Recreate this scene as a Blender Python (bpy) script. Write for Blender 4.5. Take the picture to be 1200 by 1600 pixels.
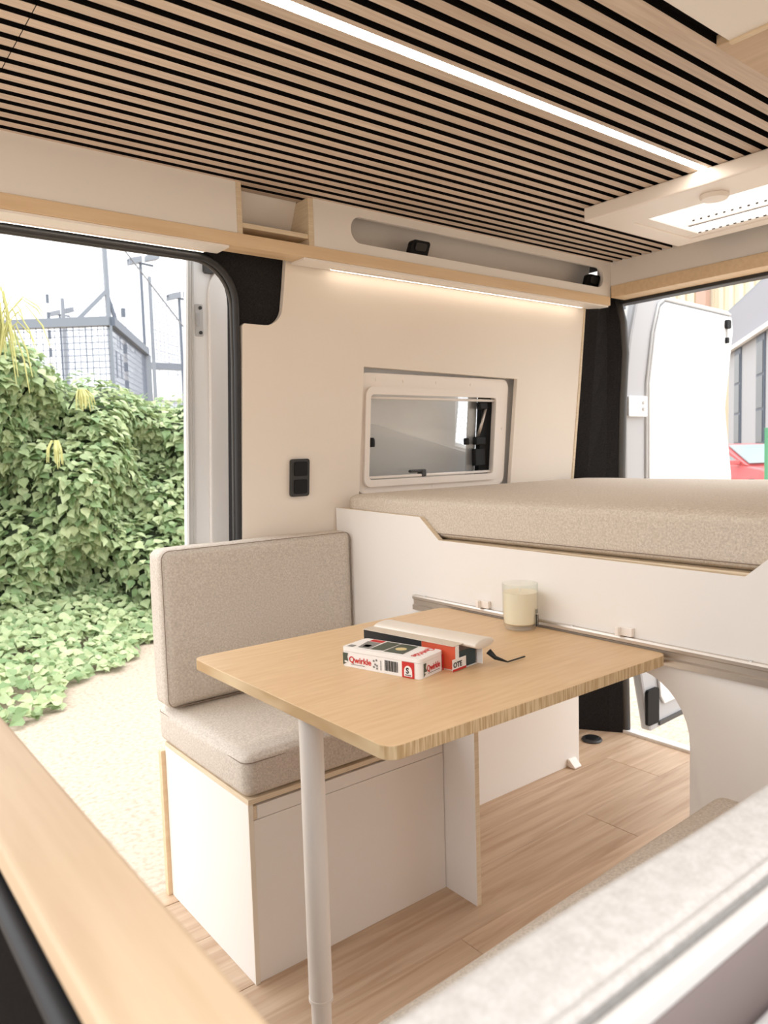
import bpy, bmesh, math, random
import numpy as np
from mathutils import Vector, Matrix, geometry
random.seed(4); rng = np.random.default_rng(11)
for o in list(bpy.data.objects): bpy.data.objects.remove(o)
S = bpy.context.scene; COL = S.collection
R = math.radians
# ------------------------------------------------------------------ camera
yaw, pit, rol = R(51.798), R(-4.567), R(-1.668)
F3 = Vector((math.cos(pit)*math.cos(yaw), math.cos(pit)*math.sin(yaw), math.sin(pit)))
r0 = F3.cross(Vector((0, 0, 1))).normalized(); u0 = r0.cross(F3)
rt = r0*math.cos(rol)+u0*math.sin(rol); up = -r0*math.sin(rol)+u0*math.cos(rol)
cd = bpy.data.cameras.new('camera'); cam = bpy.data.objects.new('camera', cd); COL.objects.link(cam)
m = Matrix.Identity(4)
for i in range(3): m[i][0], m[i][1], m[i][2] = rt[i], up[i], -F3[i]
m[2][3] = 1.15
cam.matrix_world = m
cd.sensor_fit = 'HORIZONTAL'; cd.sensor_width = 36; cd.lens = 36*1182.8/1200
cd.clip_start = .01; cd.clip_end = 300
cd.dof.use_dof = True; cd.dof.focus_distance = 1.70; cd.dof.aperture_fstop = 10
S.camera = cam
# ------------------------------------------------------------------ sky and exposure
w = bpy.data.worlds.new('sky'); S.world = w; w.use_nodes = True
nt = w.node_tree; bg = nt.nodes['Background']; bg.inputs['Strength'].default_value = 1.7
tc = nt.nodes.new('ShaderNodeTexCoord'); nz = nt.nodes.new('ShaderNodeTexNoise'); nz.inputs['Scale'].default_value = 3.0; nz.inputs['Detail'].default_value = 4
rp = nt.nodes.new('ShaderNodeValToRGB'); rp.color_ramp.elements[0].color = (.86, .89, .94, 1); rp.color_ramp.elements[1].color = (1, 1, 1, 1)
rp.color_ramp.elements[0].position = .35; rp.color_ramp.elements[1].position = .6
nt.links.new(tc.outputs['Generated'], nz.inputs['Vector']); nt.links.new(nz.outputs['Fac'], rp.inputs['Fac']); nt.links.new(rp.outputs['Color'], bg.inputs['Color'])
sx = nt.nodes.new('ShaderNodeSeparateXYZ'); nt.links.new(tc.outputs['Generated'], sx.inputs[0])   # CIE overcast sky: zenith three times the horizon
cl = nt.nodes.new('ShaderNodeMapRange'); cl.inputs['From Min'].default_value = 0; cl.inputs['From Max'].default_value = 1; cl.inputs['To Min'].default_value = .66; cl.inputs['To Max'].default_value = 1.98
nt.links.new(sx.outputs['Z'], cl.inputs['Value']); nt.links.new(cl.outputs[0], bg.inputs['Strength'])
S.view_settings.view_transform = 'Standard'; S.view_settings.look = 'None'; S.view_settings.exposure = 1.32; S.view_settings.gamma = 1
S.view_settings.use_curve_mapping = False
S.cycles.use_denoising = True; S.cycles.max_bounces = 12; S.cycles.diffuse_bounces = 8; S.cycles.transparent_max_bounces = 12
S.cycles.sample_clamp_indirect = 6

# ------------------------------------------------------------------ materials
def srgb(r, g, b):
    f = lambda c: (c/255/12.92 if c/255 <= .04045 else ((c/255+.055)/1.055)**2.4)
    return (f(r), f(g), f(b))
def mat(name, rgb, rough=.5, metal=0, **k):
    M = bpy.data.materials.new(name); M.use_nodes = True; M.diffuse_color = (*rgb, 1)
    b = M.node_tree.nodes['Principled BSDF']; b.inputs['Base Color'].default_value = (*rgb, 1)
    b.inputs['Roughness'].default_value = rough; b.inputs['Metallic'].default_value = metal
    if 'emit' in k: b.inputs['Emission Color'].default_value = (*k['emit'], 1); b.inputs['Emission Strength'].default_value = k['power']
    if 'spec' in k: b.inputs['Specular IOR Level'].default_value = k['spec']
    return M
def noise_col(M, rgb2, scale=(1, 1, 1), nscale=5, detail=5, lo=.3, hi=.7, bump=0, rand=0, island=False, dist=.001, **k):
    """second colour through stretched noise in object space, optional bump and per-object shade"""
    t = M.node_tree; N = t.nodes.new; L = t.links.new; b = t.nodes['Principled BSDF']; c1 = tuple(b.inputs['Base Color'].default_value)
    tc = N('ShaderNodeTexCoord'); mp = N('ShaderNodeMapping'); mp.inputs['Scale'].default_value = scale
    L(tc.outputs['Object'], mp.inputs['Vector'])
    if rand:
        oi = N('ShaderNodeObjectInfo'); ml = N('ShaderNodeVectorMath'); ml.operation = 'ADD'; sc = N('ShaderNodeMath'); sc.operation = 'MULTIPLY'; sc.inputs[1].default_value = 37
        L(oi.outputs['Random'], sc.inputs[0]); L(mp.outputs['Vector'], ml.inputs[0]); L(sc.outputs[0], ml.inputs[1]); vec = ml.outputs[0]
    else: vec = mp.outputs['Vector']
    n = N('ShaderNodeTexNoise'); n.inputs['Scale'].default_value = nscale; n.inputs['Detail'].default_value = detail; L(vec, n.inputs['Vector'])
    r = N('ShaderNodeValToRGB'); r.color_ramp.elements[0].position = lo; r.color_ramp.elements[1].position = hi
    r.color_ramp.elements[0].color = c1; r.color_ramp.elements[1].color = (*rgb2, 1); L(n.outputs['Fac'], r.inputs['Fac'])
    n.inputs['Distortion'].default_value = k.get('warp', 0)
    out = r.outputs['Color']
    if rand:
        hs = N('ShaderNodeHueSaturation'); mr = N('ShaderNodeMapRange'); mr.inputs['To Min'].default_value = 1-rand; mr.inputs['To Max'].default_value = 1+rand
        if island: g = N('ShaderNodeNewGeometry'); L(g.outputs['Random Per Island'], mr.inputs['Value'])
        else: L(oi.outputs['Random'], mr.inputs['Value'])
        L(mr.outputs[0], hs.inputs['Value']); L(out, hs.inputs['Color']); out = hs.outputs['Color']
    L(out, b.inputs['Base Color'])
    if bump:
        bp = N('ShaderNodeBump'); bp.inputs['Strength'].default_value = bump; bp.inputs['Distance'].default_value = dist
        L(n.outputs['Fac'], bp.inputs['Height']); L(bp.outputs['Normal'], b.inputs['Normal'])
    return M
def weave(M, rgb2, s=900, bump=.35):
    t = M.node_tree; N = t.nodes.new; L = t.links.new; b = t.nodes['Principled BSDF']; c1 = tuple(b.inputs['Base Color'].default_value)
    tc = N('ShaderNodeTexCoord'); n = N('ShaderNodeTexNoise'); n.inputs['Scale'].default_value = s; n.inputs['Detail'].default_value = 2
    n2 = N('ShaderNodeTexNoise'); n2.inputs['Scale'].default_value = s*.25; n2.inputs['Detail'].default_value = 3
    L(tc.outputs['Object'], n.inputs['Vector']); L(tc.outputs['Object'], n2.inputs['Vector'])
    ad = N('ShaderNodeMath'); ad.operation = 'ADD'; L(n.outputs['Fac'], ad.inputs[0]); L(n2.outputs['Fac'], ad.inputs[1])
    r = N('ShaderNodeValToRGB'); r.color_ramp.elements[0].position = .36; r.color_ramp.elements[1].position = .64
    hf = N('ShaderNodeMath'); hf.operation = 'MULTIPLY'; hf.inputs[1].default_value = .5; L(ad.outputs[0], hf.inputs[0]); L(hf.outputs[0], r.inputs['Fac'])
    r.color_ramp.elements[0].color = (*rgb2, 1); r.color_ramp.elements[1].color = c1; L(r.outputs['Color'], b.inputs['Base Color'])
    bp = N('ShaderNodeBump'); bp.inputs['Strength'].default_value = bump; bp.inputs['Distance'].default_value = .0012
    L(hf.outputs[0], bp.inputs['Height']); L(bp.outputs['Normal'], b.inputs['Normal']); b.inputs['Roughness'].default_value = .95
    b.inputs['Specular IOR Level'].default_value = .1
    return M
WHITE = mat('white_laminate', srgb(237, 232, 226), .45)
WALLM = noise_col(mat('cream_wall_panel', srgb(234, 223, 210), .55), srgb(238, 229, 217), nscale=2)
PLY = noise_col(mat('plywood_edge', srgb(228, 212, 186), .6), srgb(214, 194, 164), (1, 1, 30), 12, 3)
BAMB = noise_col(mat('bamboo_ledge', srgb(228, 202, 166), .5), srgb(219, 190, 152), (1.2, 18, 18), 4, 4)
BAMBY = noise_col(mat('bamboo_cap', srgb(205, 180, 150), .5), srgb(192, 165, 134), (18, 1.2, 18), 4, 4)
TABLE = noise_col(mat('bamboo_table', srgb(219, 188, 148), .42), srgb(208, 173, 130), (2.2, 22, 5), 5, 5, .3, .72)
TEDGE = noise_col(mat('bamboo_end_grain', srgb(222, 196, 156), .55), srgb(190, 156, 112), (105, 1.5, 6), 3, 2, .40, .62)
SLAT = noise_col(mat('oak_slat', srgb(211, 195, 179), .6), srgb(188, 169, 152), (1.3, 30, 30), 5, 5, .3, .75, .15, .09)
FLOORM = noise_col(mat('oak_plank', srgb(203, 178, 152), .5), srgb(176, 146, 118), (.55, 9, 1), 5, 9, .32, .70, .06, .07, warp=.6)
JOINT = mat('plank_joint', srgb(150, 112, 80), .8)
FELT = noise_col(mat('black_felt', (.004, .0035, .0035), 1, spec=.05), (.012, .010, .010), nscale=400)
CARP = noise_col(mat('black_carpet', (.013, .012, .0125), 1, spec=.2), (.026, .0245, .025), nscale=260, bump=.4)
RUB = mat('black_rubber', (.022, .022, .024), .5)
RUBG = mat('grey_rubber', (.075, .073, .07), .5)
BLK = mat('black_plastic', (.008, .008, .009), .55, spec=.25)
DGREY = mat('dark_grey_plastic', (.035, .034, .033), .45)
FAB = weave(mat('grey_beige_fabric', srgb(221, 212, 200)), srgb(184, 173, 161))
FABM = weave(mat('mattress_fabric', srgb(224, 213, 199)), srgb(188, 175, 160))
FABL = weave(mat('light_felt_fabric', srgb(194, 189, 184)), srgb(176, 170, 164), 420, .2)
SEAM = mat('dark_seam', srgb(140, 124, 110), .9)
WPAINT = mat('white_car_paint', srgb(238, 238, 238), .3)
WPL = mat('white_plastic', srgb(240, 232, 224), .4)
GPAINT = mat('grey_white_paint', srgb(184, 184, 186), .35)
ALU = mat('aluminium', srgb(205, 196, 186), .35, .85)
STEEL = mat('steel', srgb(200, 198, 196), .35, .4)
LED = mat('warm_led', (1, .9, .7), .5, emit=(1, .92, .80), power=10)
LEDW = mat('warm_led_under_shelf', (1, .9, .75), .5, emit=(1, .91, .78), power=2.6)
WAX = mat('candle_wax', srgb(244, 232, 210), .6)
PAPER = mat('white_card', srgb(238, 234, 230), .45)
RED = mat('red_print', srgb(196, 40, 36), .5)
INK = mat('black_print', (.012, .012, .012), .6)
TGREEN = mat('dark_green_print', srgb(72, 80, 66), .5)
TGREY = mat('grey_print', srgb(128, 126, 122), .5)
TCREAM = mat('cream_print', srgb(216, 196, 140), .5)
TEAL = mat('dark_teal_print', srgb(40, 60, 66), .4)
ORNG = mat('orange_red_print', srgb(206, 84, 52), .5)
GRND = noise_col(mat('pale_concrete', srgb(176, 160, 142), .95), srgb(152, 135, 117), nscale=38, detail=12, lo=.44, hi=.70)
def glass(name, tint=(1, 1, 1), rough=0., ior=1.45):
    M = mat(name, tint, rough); b = M.node_tree.nodes['Principled BSDF']; b.inputs['Transmission Weight'].default_value = 1; b.inputs['IOR'].default_value = ior
    return M
def thin_glass(name, tint, refl=.12):
    M = bpy.data.materials.new(name); M.use_nodes = True; t = M.node_tree; N = t.nodes.new; t.nodes.remove(t.nodes['Principled BSDF'])
    tr = N('ShaderNodeBsdfTransparent'); tr.inputs['Color'].default_value = (*tint, 1); gl = N('ShaderNodeBsdfGlossy'); gl.inputs['Roughness'].default_value = .02
    mx = N('ShaderNodeMixShader'); lw = N('ShaderNodeMapRange'); fc = N('ShaderNodeLayerWeight'); fc.inputs['Blend'].default_value = .5; pw_ = N('ShaderNodeMath'); pw_.operation = 'POWER'; pw_.inputs[1].default_value = 4; t.links.new(fc.outputs['Facing'], pw_.inputs[0]); t.links.new(pw_.outputs[0], lw.inputs['Value']); lw.inputs['To Min'].default_value = .04; lw.inputs['To Max'].default_value = .55
    t.links.new(lw.outputs[0], mx.inputs[0]); t.links.new(tr.outputs[0], mx.inputs[1]); t.links.new(gl.outputs[0], mx.inputs[2])
    t.links.new(mx.outputs[0], t.nodes['Material Output'].inputs['Surface']); return M
PANE = thin_glass('tinted_acrylic', (.965, .97, .965))
CLEAR = thin_glass('clear_acrylic', (.97, .97, .97))
JAR = thin_glass('jar_glass', (.975, .985, .97))

# ------------------------------------------------------------------ mesh helpers
WL = {}
def put(name, V, Fc, mt, parent=None, loc=None, mats=None, fmat=None, smooth=False, bevel=0, seg=2):
    V = np.array(V, float); lo, hi = V.min(0), V.max(0)
    c = np.array(loc if loc is not None else (lo+hi)/2)
    me = bpy.data.meshes.new(name); me.from_pydata((V-c).tolist(), [], [list(f) for f in Fc]); me.validate()
    for x in (mats or [mt]): me.materials.append(x)
    if fmat is not None:
        for p, i in zip(me.polygons, fmat): p.material_index = i
    bm = bmesh.new(); bm.from_mesh(me); bmesh.ops.recalc_face_normals(bm, faces=bm.faces); bm.to_mesh(me); bm.free()
    o = bpy.data.objects.new(name, me); COL.objects.link(o)
    if smooth:
        for p in me.polygons: p.use_smooth = True
    if bevel:
        b = o.modifiers.new('bevel', 'BEVEL'); b.width = bevel; b.segments = seg; b.limit_method = 'ANGLE'; b.angle_limit = R(40)
    adopt(o, parent, c); return o
def adopt(o, parent, c):
    WL[o.name] = np.array(c, float)
    if parent is not None: o.parent = parent; o.location = WL[o.name]-WL[parent.name]
    else: o.location = c
def tag(o, label=None, cat=None, group=None, kind=None):
    if label: o['label'] = label
    if cat: o['category'] = cat
    if group: o['group'] = group
    if kind: o['kind'] = kind
    return o
def thing(name, label, cat, loc, group=None):
    o = bpy.data.objects.new(name, None); COL.objects.link(o); o.empty_display_size = .05
    adopt(o, None, loc); return tag(o, label, cat, group)
def boxg(x0, x1, y0, y1, z0, z1):
    V = [(x, y, z) for x in (x0, x1) for y in (y0, y1) for z in (z0, z1)]
    return V, [(0, 1, 3, 2), (4, 6, 7, 5), (0, 4, 5, 1), (2, 3, 7, 6), (0, 2, 6, 4), (1, 5, 7, 3)]
def box(name, x0, x1, y0, y1, z0, z1, mt, parent=None, bevel=.0015, seg=2, **k):
    V, Fc = boxg(x0, x1, y0, y1, z0, z1); return put(name, V, Fc, mt, parent, bevel=bevel, seg=seg, **k)
def join(parts):
    V, Fc = [], []
    for v, f in parts:
        n = len(V); V += list(map(tuple, v)); Fc += [tuple(i+n for i in q) for q in f]
    return V, Fc
def slabg(outer, holes, to3, w0, w1):
    """flat board from outline and holes in (u,v), between offsets w0 and w1; faces: caps then sides"""
    loops = [outer]+list(holes); tri = geometry.tessellate_polygon([[Vector((u, v, 0)) for u, v in l] for l in loops])
    P = [p for l in loops for p in l]; n = len(P)
    V = [to3(u, v, w0) for u, v in P]+[to3(u, v, w1) for u, v in P]
    Fc = [tuple(t) for t in tri]+[tuple(i+n for i in reversed(t)) for t in tri]; nc = len(Fc); b = 0
    for l in loops:
        k = len(l)
        for i in range(k): j = (i+1) % k; Fc.append((b+i, b+j, b+j+n, b+i+n))
        b += k
    return V, Fc, nc
def slab(name, outer, to3, w0, w1, mt, parent=None, holes=(), edge=None, **k):
    V, Fc, nc = slabg(outer, holes, to3, w0, w1)
    if edge: return put(name, V, Fc, mt, parent, mats=[mt, edge], fmat=[0]*nc+[1]*(len(Fc)-nc), **k)
    return put(name, V, Fc, mt, parent, **k)
def rrect(u0, u1, v0, v1, r, n=6):
    P = []
    for cx, cy, a in ((u1-r, v0+r, -90), (u1-r, v1-r, 0), (u0+r, v1-r, 90), (u0+r, v0+r, 180)):
        for i in range(n+1): t = R(a+90*i/n); P.append((cx+r*math.cos(t), cy+r*math.sin(t)))
    return P
def arc(cx, cy, rx, ry, a0, a1, n=10): return [(cx+rx*math.cos(R(a0+(a1-a0)*i/n)), cy+ry*math.sin(R(a0+(a1-a0)*i/n))) for i in range(n+1)]
def tubeg(pts, r, n=8, closed=False):
    pts = [Vector(p) for p in pts]; V, Fc = [], []; k = len(pts); prev = None
    for i, p in enumerate(pts):
        a = pts[(i-1) % k] if (i > 0 or closed) else p; b = pts[(i+1) % k] if (i < k-1 or closed) else p
        t = (b-a).normalized()
        if prev is None: s = t.cross(Vector((0, 0, 1))); s = s if s.length > .1 else t.cross(Vector((1, 0, 0)))
        else: s = prev-t*prev.dot(t)
        s.normalize(); prev = s; q = t.cross(s); rr = r[i] if isinstance(r, (list, tuple)) else r
        for j in range(n): a_ = 2*math.pi*j/n; V.append(tuple(p+(s*math.cos(a_)+q*math.sin(a_))*rr))
    for i in range(k if closed else k-1):
        for j in range(n): Fc.append((i*n+j, i*n+(j+1) % n, ((i+1) % k)*n+(j+1) % n, ((i+1) % k)*n+j))
    if not closed: Fc += [tuple(range(n)), tuple(range((k-1)*n, k*n))]
    return V, Fc
def tube(name, pts, r, mt, parent=None, n=8, closed=False, **k):
    V, Fc = tubeg(pts, r, n, closed); return put(name, V, Fc, mt, parent, smooth=True, **k)
def latheg(prof, cx, cy, n=32, cap0=True, cap1=True):
    V = [(cx+r*math.cos(2*math.pi*j/n), cy+r*math.sin(2*math.pi*j/n), z) for r, z in prof for j in range(n)]; k = len(prof)
    Fc = [(i*n+j, i*n+(j+1) % n, (i+1)*n+(j+1) % n, (i+1)*n+j) for i in range(k-1) for j in range(n)]
    if cap0: Fc.append(tuple(range(n)))
    if cap1: Fc.append(tuple(range((k-1)*n, k*n)))
    return V, Fc
def lathe(name, prof, cx, cy, mt, parent=None, n=32, smooth=True, caps=(True, True), **k):
    V, Fc = latheg(prof, cx, cy, n, *caps); o = put(name, V, Fc, mt, parent, smooth=smooth, **k)
    if smooth:
        e = o.modifiers.new('edges', 'EDGE_SPLIT'); e.split_angle = R(40)
    return o
def cushion(name, x0, x1, y0, y1, z0, z1, r, mt, parent=None, puff=.006, n=14, sag=0, **k):
    """padded block: fine grid box, rounded edges and softly domed faces"""
    c = np.array([(x0+x1)/2, (y0+y1)/2, (z0+z1)/2]); h = np.array([x1-x0, y1-y0, z1-z0])/2
    bm = bmesh.new(); bmesh.ops.create_cube(bm, size=2); bmesh.ops.subdivide_edges(bm, edges=bm.edges, cuts=n*2, use_grid_fill=True)
    V = np.array([v.co[:] for v in bm.verts]); Fc = [[v.index for v in f.verts] for f in bm.faces]; bm.free()
    s = np.sign(V)*np.abs(V)**.55                                # crowd the grid towards the edges
    P = s*h; inner = np.clip(P, -(h-r), h-r); d = P-inner; L = np.linalg.norm(d, axis=1, keepdims=True)
    P = inner+d/np.maximum(L, 1e-9)*np.minimum(L, r)
    f = np.clip(1-s**2, 0, 1); dome = np.sqrt(f[:, [1, 0, 0]]*f[:, [2, 2, 1]])
    P = P+np.where(np.abs(s) > .999, np.sign(s), 0)*dome*puff*np.array([1, 1, .6])*np.where(s < -.999, [[1, 1, 0]], 1)
    ph = rng.random(3)*6
    P[:, 2] += (P[:, 2] > 0)*.0012*np.sin(P[:, 0]*23+ph[0])*np.sin(P[:, 1]*19+ph[1])
    return put(name, P+c, Fc, mt, parent, smooth=True, **k)
def piping(name, x0, x1, y0, y1, z, mt, parent, r=.02, t=.0016):
    pts = [(u, v, z) for u, v in rrect(x0, x1, y0, y1, r, 5)]; return tube(name, pts, t, mt, parent, 6, True)
def text(name, s, size, origin, bx, by, mt, parent, depth=.0004, bold=0, sx=1.0):
    cu = bpy.data.curves.new('t', 'FONT'); cu.body = s; cu.size = size; cu.extrude = depth/2; cu.offset = bold; cu.resolution_u = 3
    o = bpy.data.objects.new('t', cu); COL.objects.link(o); me = bpy.data.meshes.new_from_object(o.evaluated_get(bpy.context.evaluated_depsgraph_get()))
    bpy.data.objects.remove(o); bx = Vector(bx).normalized(); by = Vector(by).normalized(); n = bx.cross(by); O = Vector(origin)
    V = [tuple(O+bx*v.co.x*sx+by*v.co.y+n*v.co.z) for v in me.vertices]; Fc = [tuple(p.vertices) for p in me.polygons]; bpy.data.meshes.remove(me)
    return put(name, V, Fc, mt, parent)
XY = lambda u, v, w_: (u, v, w_)
XZ = lambda u, v, w_: (u, w_, v)
YZ = lambda u, v, w_: (w_, u, v)
WALL = lambda u, v, w_: (u, 1.875-.09*(v-.98)+w_, v)           # inward-leaning window wall, w_ = outward
def copy_leafless(o, parent, loc, name=None):
    c = o.copy(); COL.objects.link(c); c.parent = parent; c.location = loc; return c

# ================================================================== SETTING: van shell
floor = box('floor', -.6, 2.56, .10, 1.90, -.05, -.004, JOINT, bevel=0); tag(floor, kind='structure')
pw = .186; row = 0; plank_len = 1.22; y = .10; shared = {}
for y0, off in ((.124, .55), (.310, .1), (.496, .75), (.682, .3), (.868, .95), (1.054, .55), (1.238, .05), (1.424, .46), (1.642, .76), (1.83, .2)):
    x = -.6-plank_len+off
    w1 = min(y0+pw, 1.90)
    while x < 2.55:
        a, b = max(x, -.6), min(x+plank_len, 2.556)
        if b-a > .05: box('plank', a+.0006, b-.0006, y0+.0006, (1.6414 if y0 == 1.424 else w1-.0006), -.012, 0, FLOORM, floor, bevel=.0008, seg=1)
        x += plank_len
sill = box('trim_1', 2.556, 2.60, .62, 1.80, -.03, .012, WPAINT, bevel=.004); tag(sill, kind='structure')
# roof and ceiling
ceil = slab('ceiling', [(-.6, .1), (2.60, .1), (2.60, 1.93), (-.6, 1.93)], XY, 1.842, 1.87, FELT, holes=[[(1.971, .724), (1.971, 1.338), (2.319, 1.338), (2.319, .724)]]); tag(ceil, kind='structure')
roof = slab('trim_2', [(-.6, .05), (2.62, .05), (2.62, 1.96), (-.6, 1.96)], XY, 1.95, 1.97, WPAINT, holes=[[(1.971, .724), (1.971, 1.338), (2.319, 1.338), (2.319, .724)]]); tag(roof, kind='structure')
pitch = .0405; slw = .0235; k = 0
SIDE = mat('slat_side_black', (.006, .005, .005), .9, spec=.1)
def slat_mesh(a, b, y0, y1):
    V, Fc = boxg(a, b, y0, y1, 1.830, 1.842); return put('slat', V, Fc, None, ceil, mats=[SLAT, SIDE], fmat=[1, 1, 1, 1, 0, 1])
def slat_row(y0, y1):
    x1 = 1.876 if y0 < 1.36 else 2.484
    for a, b in ((-.55, .344), (.3455, x1)):
        key = (a, b, round(y1-y0, 4))
        if key in shared: o = shared[key].copy(); COL.objects.link(o); c = np.array([(a+b)/2, (y0+y1)/2, 1.836])
        else: o = None
        if o is None: shared[key] = slat_mesh(a, b, y0, y1)
        else: o.parent = ceil; o.location = c-WL[ceil.name]
y = .7005+.0005
ys = []
while y < 1.80:
    if .985 < y < 1.06: y += 0
    ys.append(y); y += pitch
ys = [.759+i*pitch for i in range(6)]+[1.0815+i*pitch for i in range(18)]
for y in ys: slat_row(y, y+slw)
slat_row(.7005, .744); slat_row(1.002, 1.0145); slat_row(1.0365, 1.063)
# window wall with the window recess and the cut-out for the carpet corner
wall_out = [(.979, .05), (2.4, .05), (2.409, 1.04), (2.42, 1.69), (1.112, 1.69), (1.106, 1.60)] + arc(1.046, 1.556, .056, .056, 0, -90, 8) + [(.985, 1.500), (.980, 1.494)]
wall = slab('wall_far', wall_out, WALL, 0, .016, WALLM, holes=[[(1.377, 1.012), (2.060, 1.012), (2.068, 1.394), (1.385, 1.406)]]); tag(wall, kind='structure')
t_ = slab('trim_3', [(2.400, .05), (2.413, .05), (2.421, 1.04), (2.432, 1.69), (2.42, 1.69), (2.409, 1.04)], WALL, -.003, .016, PLY); tag(t_, kind='structure')
skin = slab('wall_far_skin', [(.99, -.05), (2.62, -.05), (2.60, 1.80), (-.6, 1.80), (-.6, 1.70), (.86, 1.70)]+arc(.86, 1.57, .13, .13, 90, 0, 6), WALL, .05, .075, WPAINT, holes=[[(1.40, 1.035), (2.04, 1.035), (2.05, 1.375), (1.41, 1.375)]])
skin.name = 'wall_outside'; tag(skin, kind='structure')
# carpet corner piece and door seal
tcx = slab('trim_4', [(-.6, 1.665), (.86, 1.665)]+arc(.86, 1.55, .1, .115, 90, 0, 8)+[(.965, .02), (1.0, .02), (1.0, 1.45), (1.15, 1.45), (1.16, 1.76), (-.6, 1.76)], WALL, .018, .048, CARP); tag(tcx, kind='structure')
seal = [(-.6, 1.655), (.30, 1.656), (.84, 1.655)]+arc(.85, 1.54, .112, .115, 88, 0, 10)+[(.966, 1.40), (.968, 1.1), (.970, .9), (.970, .02)]
sp = [WALL(u+(.004 if u > .8 else 0), v+.003, .012) for u, v in seal]
sl = tube('trim_5', sp, .0095, RUB, None, 10); tag(sl, kind='structure')
sl2 = tube('trim_6', [WALL(u-.004 if u > .8 else u, v-.004, .022) for u, v in seal], .005, RUBG, None, 8); tag(sl2, kind='structure')
# rear corner pillar in black carpet, with rubber edge
def pillar(dy):
    rows = []
    for z, s in ((-.02, .02), (.3, .012), (.8, .0), (1.05, 0), (1.30, .006), (1.50, .018), (1.62, .010), (1.72, -.02)):
        yw = 1.875-.09*(max(z, .5)-.98)
        rows.append([(2.426, 1.95, z), (2.426, yw-.002, z), (2.462, yw-.035, z), (2.525, 1.79-s*.3, z), (2.555, 1.762-s, z), (2.60, 1.762-s, z), (2.60, 1.95, z)])
    return rows
rows = pillar(0); V = [p for r_ in rows for p in r_]; n = 7
Fc = [(i*n+j, i*n+(j+1) % n, (i+1)*n+(j+1) % n, (i+1)*n+j) for i in range(len(rows)-1) for j in range(n)]+[tuple(range(n)), tuple(range((len(rows)-1)*n, len(rows)*n))]
p_ = put('trim_7', V, Fc, CARP); tag(p_, kind='structure')
p_ = tube('trim_8', [(2.575, r_[4][1]-.004, r_[4][2]) for r_ in rows], .016, RUBG, None, 10); tag(p_, kind='structure')
# rear header with bamboo trim
hd = box('wall_rear', 2.485, 2.505, .1, 1.80, 1.744, 1.842, WHITE); tag(hd, kind='structure')
hd = box('trim_9', 2.480, 2.565, .1, 1.735, 1.700, 1.744, BAMB); tag(hd, kind='structure')
hd = box('trim_10', 2.566, 2.62, .1, 1.80, 1.688, 1.95, RUB, bevel=.004); tag(hd, kind='structure')
# near side: wall below and behind, open window in front of it
nw = slab('wall_near', [(-.6, -.05), (2.6, -.05), (2.6, 1.95), (-.6, 1.95)], XZ, .055, .08, WALLM, holes=[[(-.40, .86), (.85, .86), (.85, 1.52), (-.40, 1.52)]]); tag(nw, kind='structure')
SILL = mat('grey_white_sill', srgb(204, 200, 196), .4)
w3 = box('window_3', -.45, 1.15, .081, .155, .835, .868, SILL, bevel=.006); tag(w3, kind='structure')
box('window_track', -.45, 1.15, .1555, .184, .80, .838, SILL, w3, bevel=.003)
box('window_lip', -.45, 1.15, .1845, .193, .884, .899, SILL, w3, bevel=.003); box('lip_shade_band', -.45, 1.15, .186, .193, .79, .8835, mat('mauve_painted_shade', srgb(128, 114, 110), .7), w3, bevel=0)  # mauve strip below the lip is shade painted onto the channel's far face
box('window_ridge', -.45, 1.15, .110, .122, .8685, .876, SILL, w3, bevel=.003)
# ------------------------------------------------------------------ side window in its recess
w1 = slab('window_1', rrect(1.384, 2.046, 1.02, 1.392, .03), WALL, .022, .040, WPL, holes=[rrect(1.420, 1.985, 1.058, 1.330, .018)], bevel=.003); tag(w1, kind='structure')
slab('inner_frame', rrect(1.405, 2.004, 1.040, 1.350, .028), WALL, .012, .022, WPL, w1, holes=[rrect(1.424, 1.978, 1.062, 1.326, .012)], bevel=.003)
slab('pane', rrect(1.405, 2.02, 1.04, 1.36, .02), WALL, .055, .059, PANE, w1)
slab('seal', rrect(1.402, 2.024, 1.036, 1.364, .02), WALL, .041, .062, BLK, w1, holes=[rrect(1.416, 1.935, 1.050, 1.350, .02)])
slab('side_rail', [(1.895, 1.05), (1.934, 1.05), (1.934, 1.35), (1.895, 1.35)], WALL, .064, .07, GPAINT, w1)
for nm, z, r_ in (('blind_bar', 1.317, .0045), ('screen_bar', 1.069, .0045)):
    tube(nm, [WALL(1.424, z, .024), WALL(1.98, z, .024)], r_, WPL, w1)
tube('stay_arm', [WALL(1.95, 1.29, .036), WALL(1.93, 1.18, .05)], .006, ALU, w1)
for z, hh, dx in ((1.30, .012, 0), (1.178, .014, -.012), (1.12, .03, -.012)): box('stay_bracket', 1.918+dx, 1.955, WALL(0, z, .030)[1], WALL(0, z, .050)[1], z-hh, z+hh, BLK, w1, bevel=.003)
lathe('latch_knob', [(.012, 1.165), (.013, 1.172), (.013, 1.188), (.010, 1.194)], 1.450, WALL(0, 1.18, .042)[1], BLK, w1, 16)
lathe('latch_knob', [(.009, 1.165), (.010, 1.170), (.010, 1.183), (.008, 1.188)], 1.872, WALL(0, 1.18, .045)[1], BLK, w1, 16)
hnd = put('window_handle', *join([boxg(1.600, 1.668, WALL(0, 1.08, .020)[1], WALL(0, 1.08, .034)[1], 1.078, 1.088), boxg(1.648, 1.668, WALL(0, 1.08, .018)[1], WALL(0, 1.08, .045)[1], 1.064, 1.088)]), DGREY, w1, bevel=.004)
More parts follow.
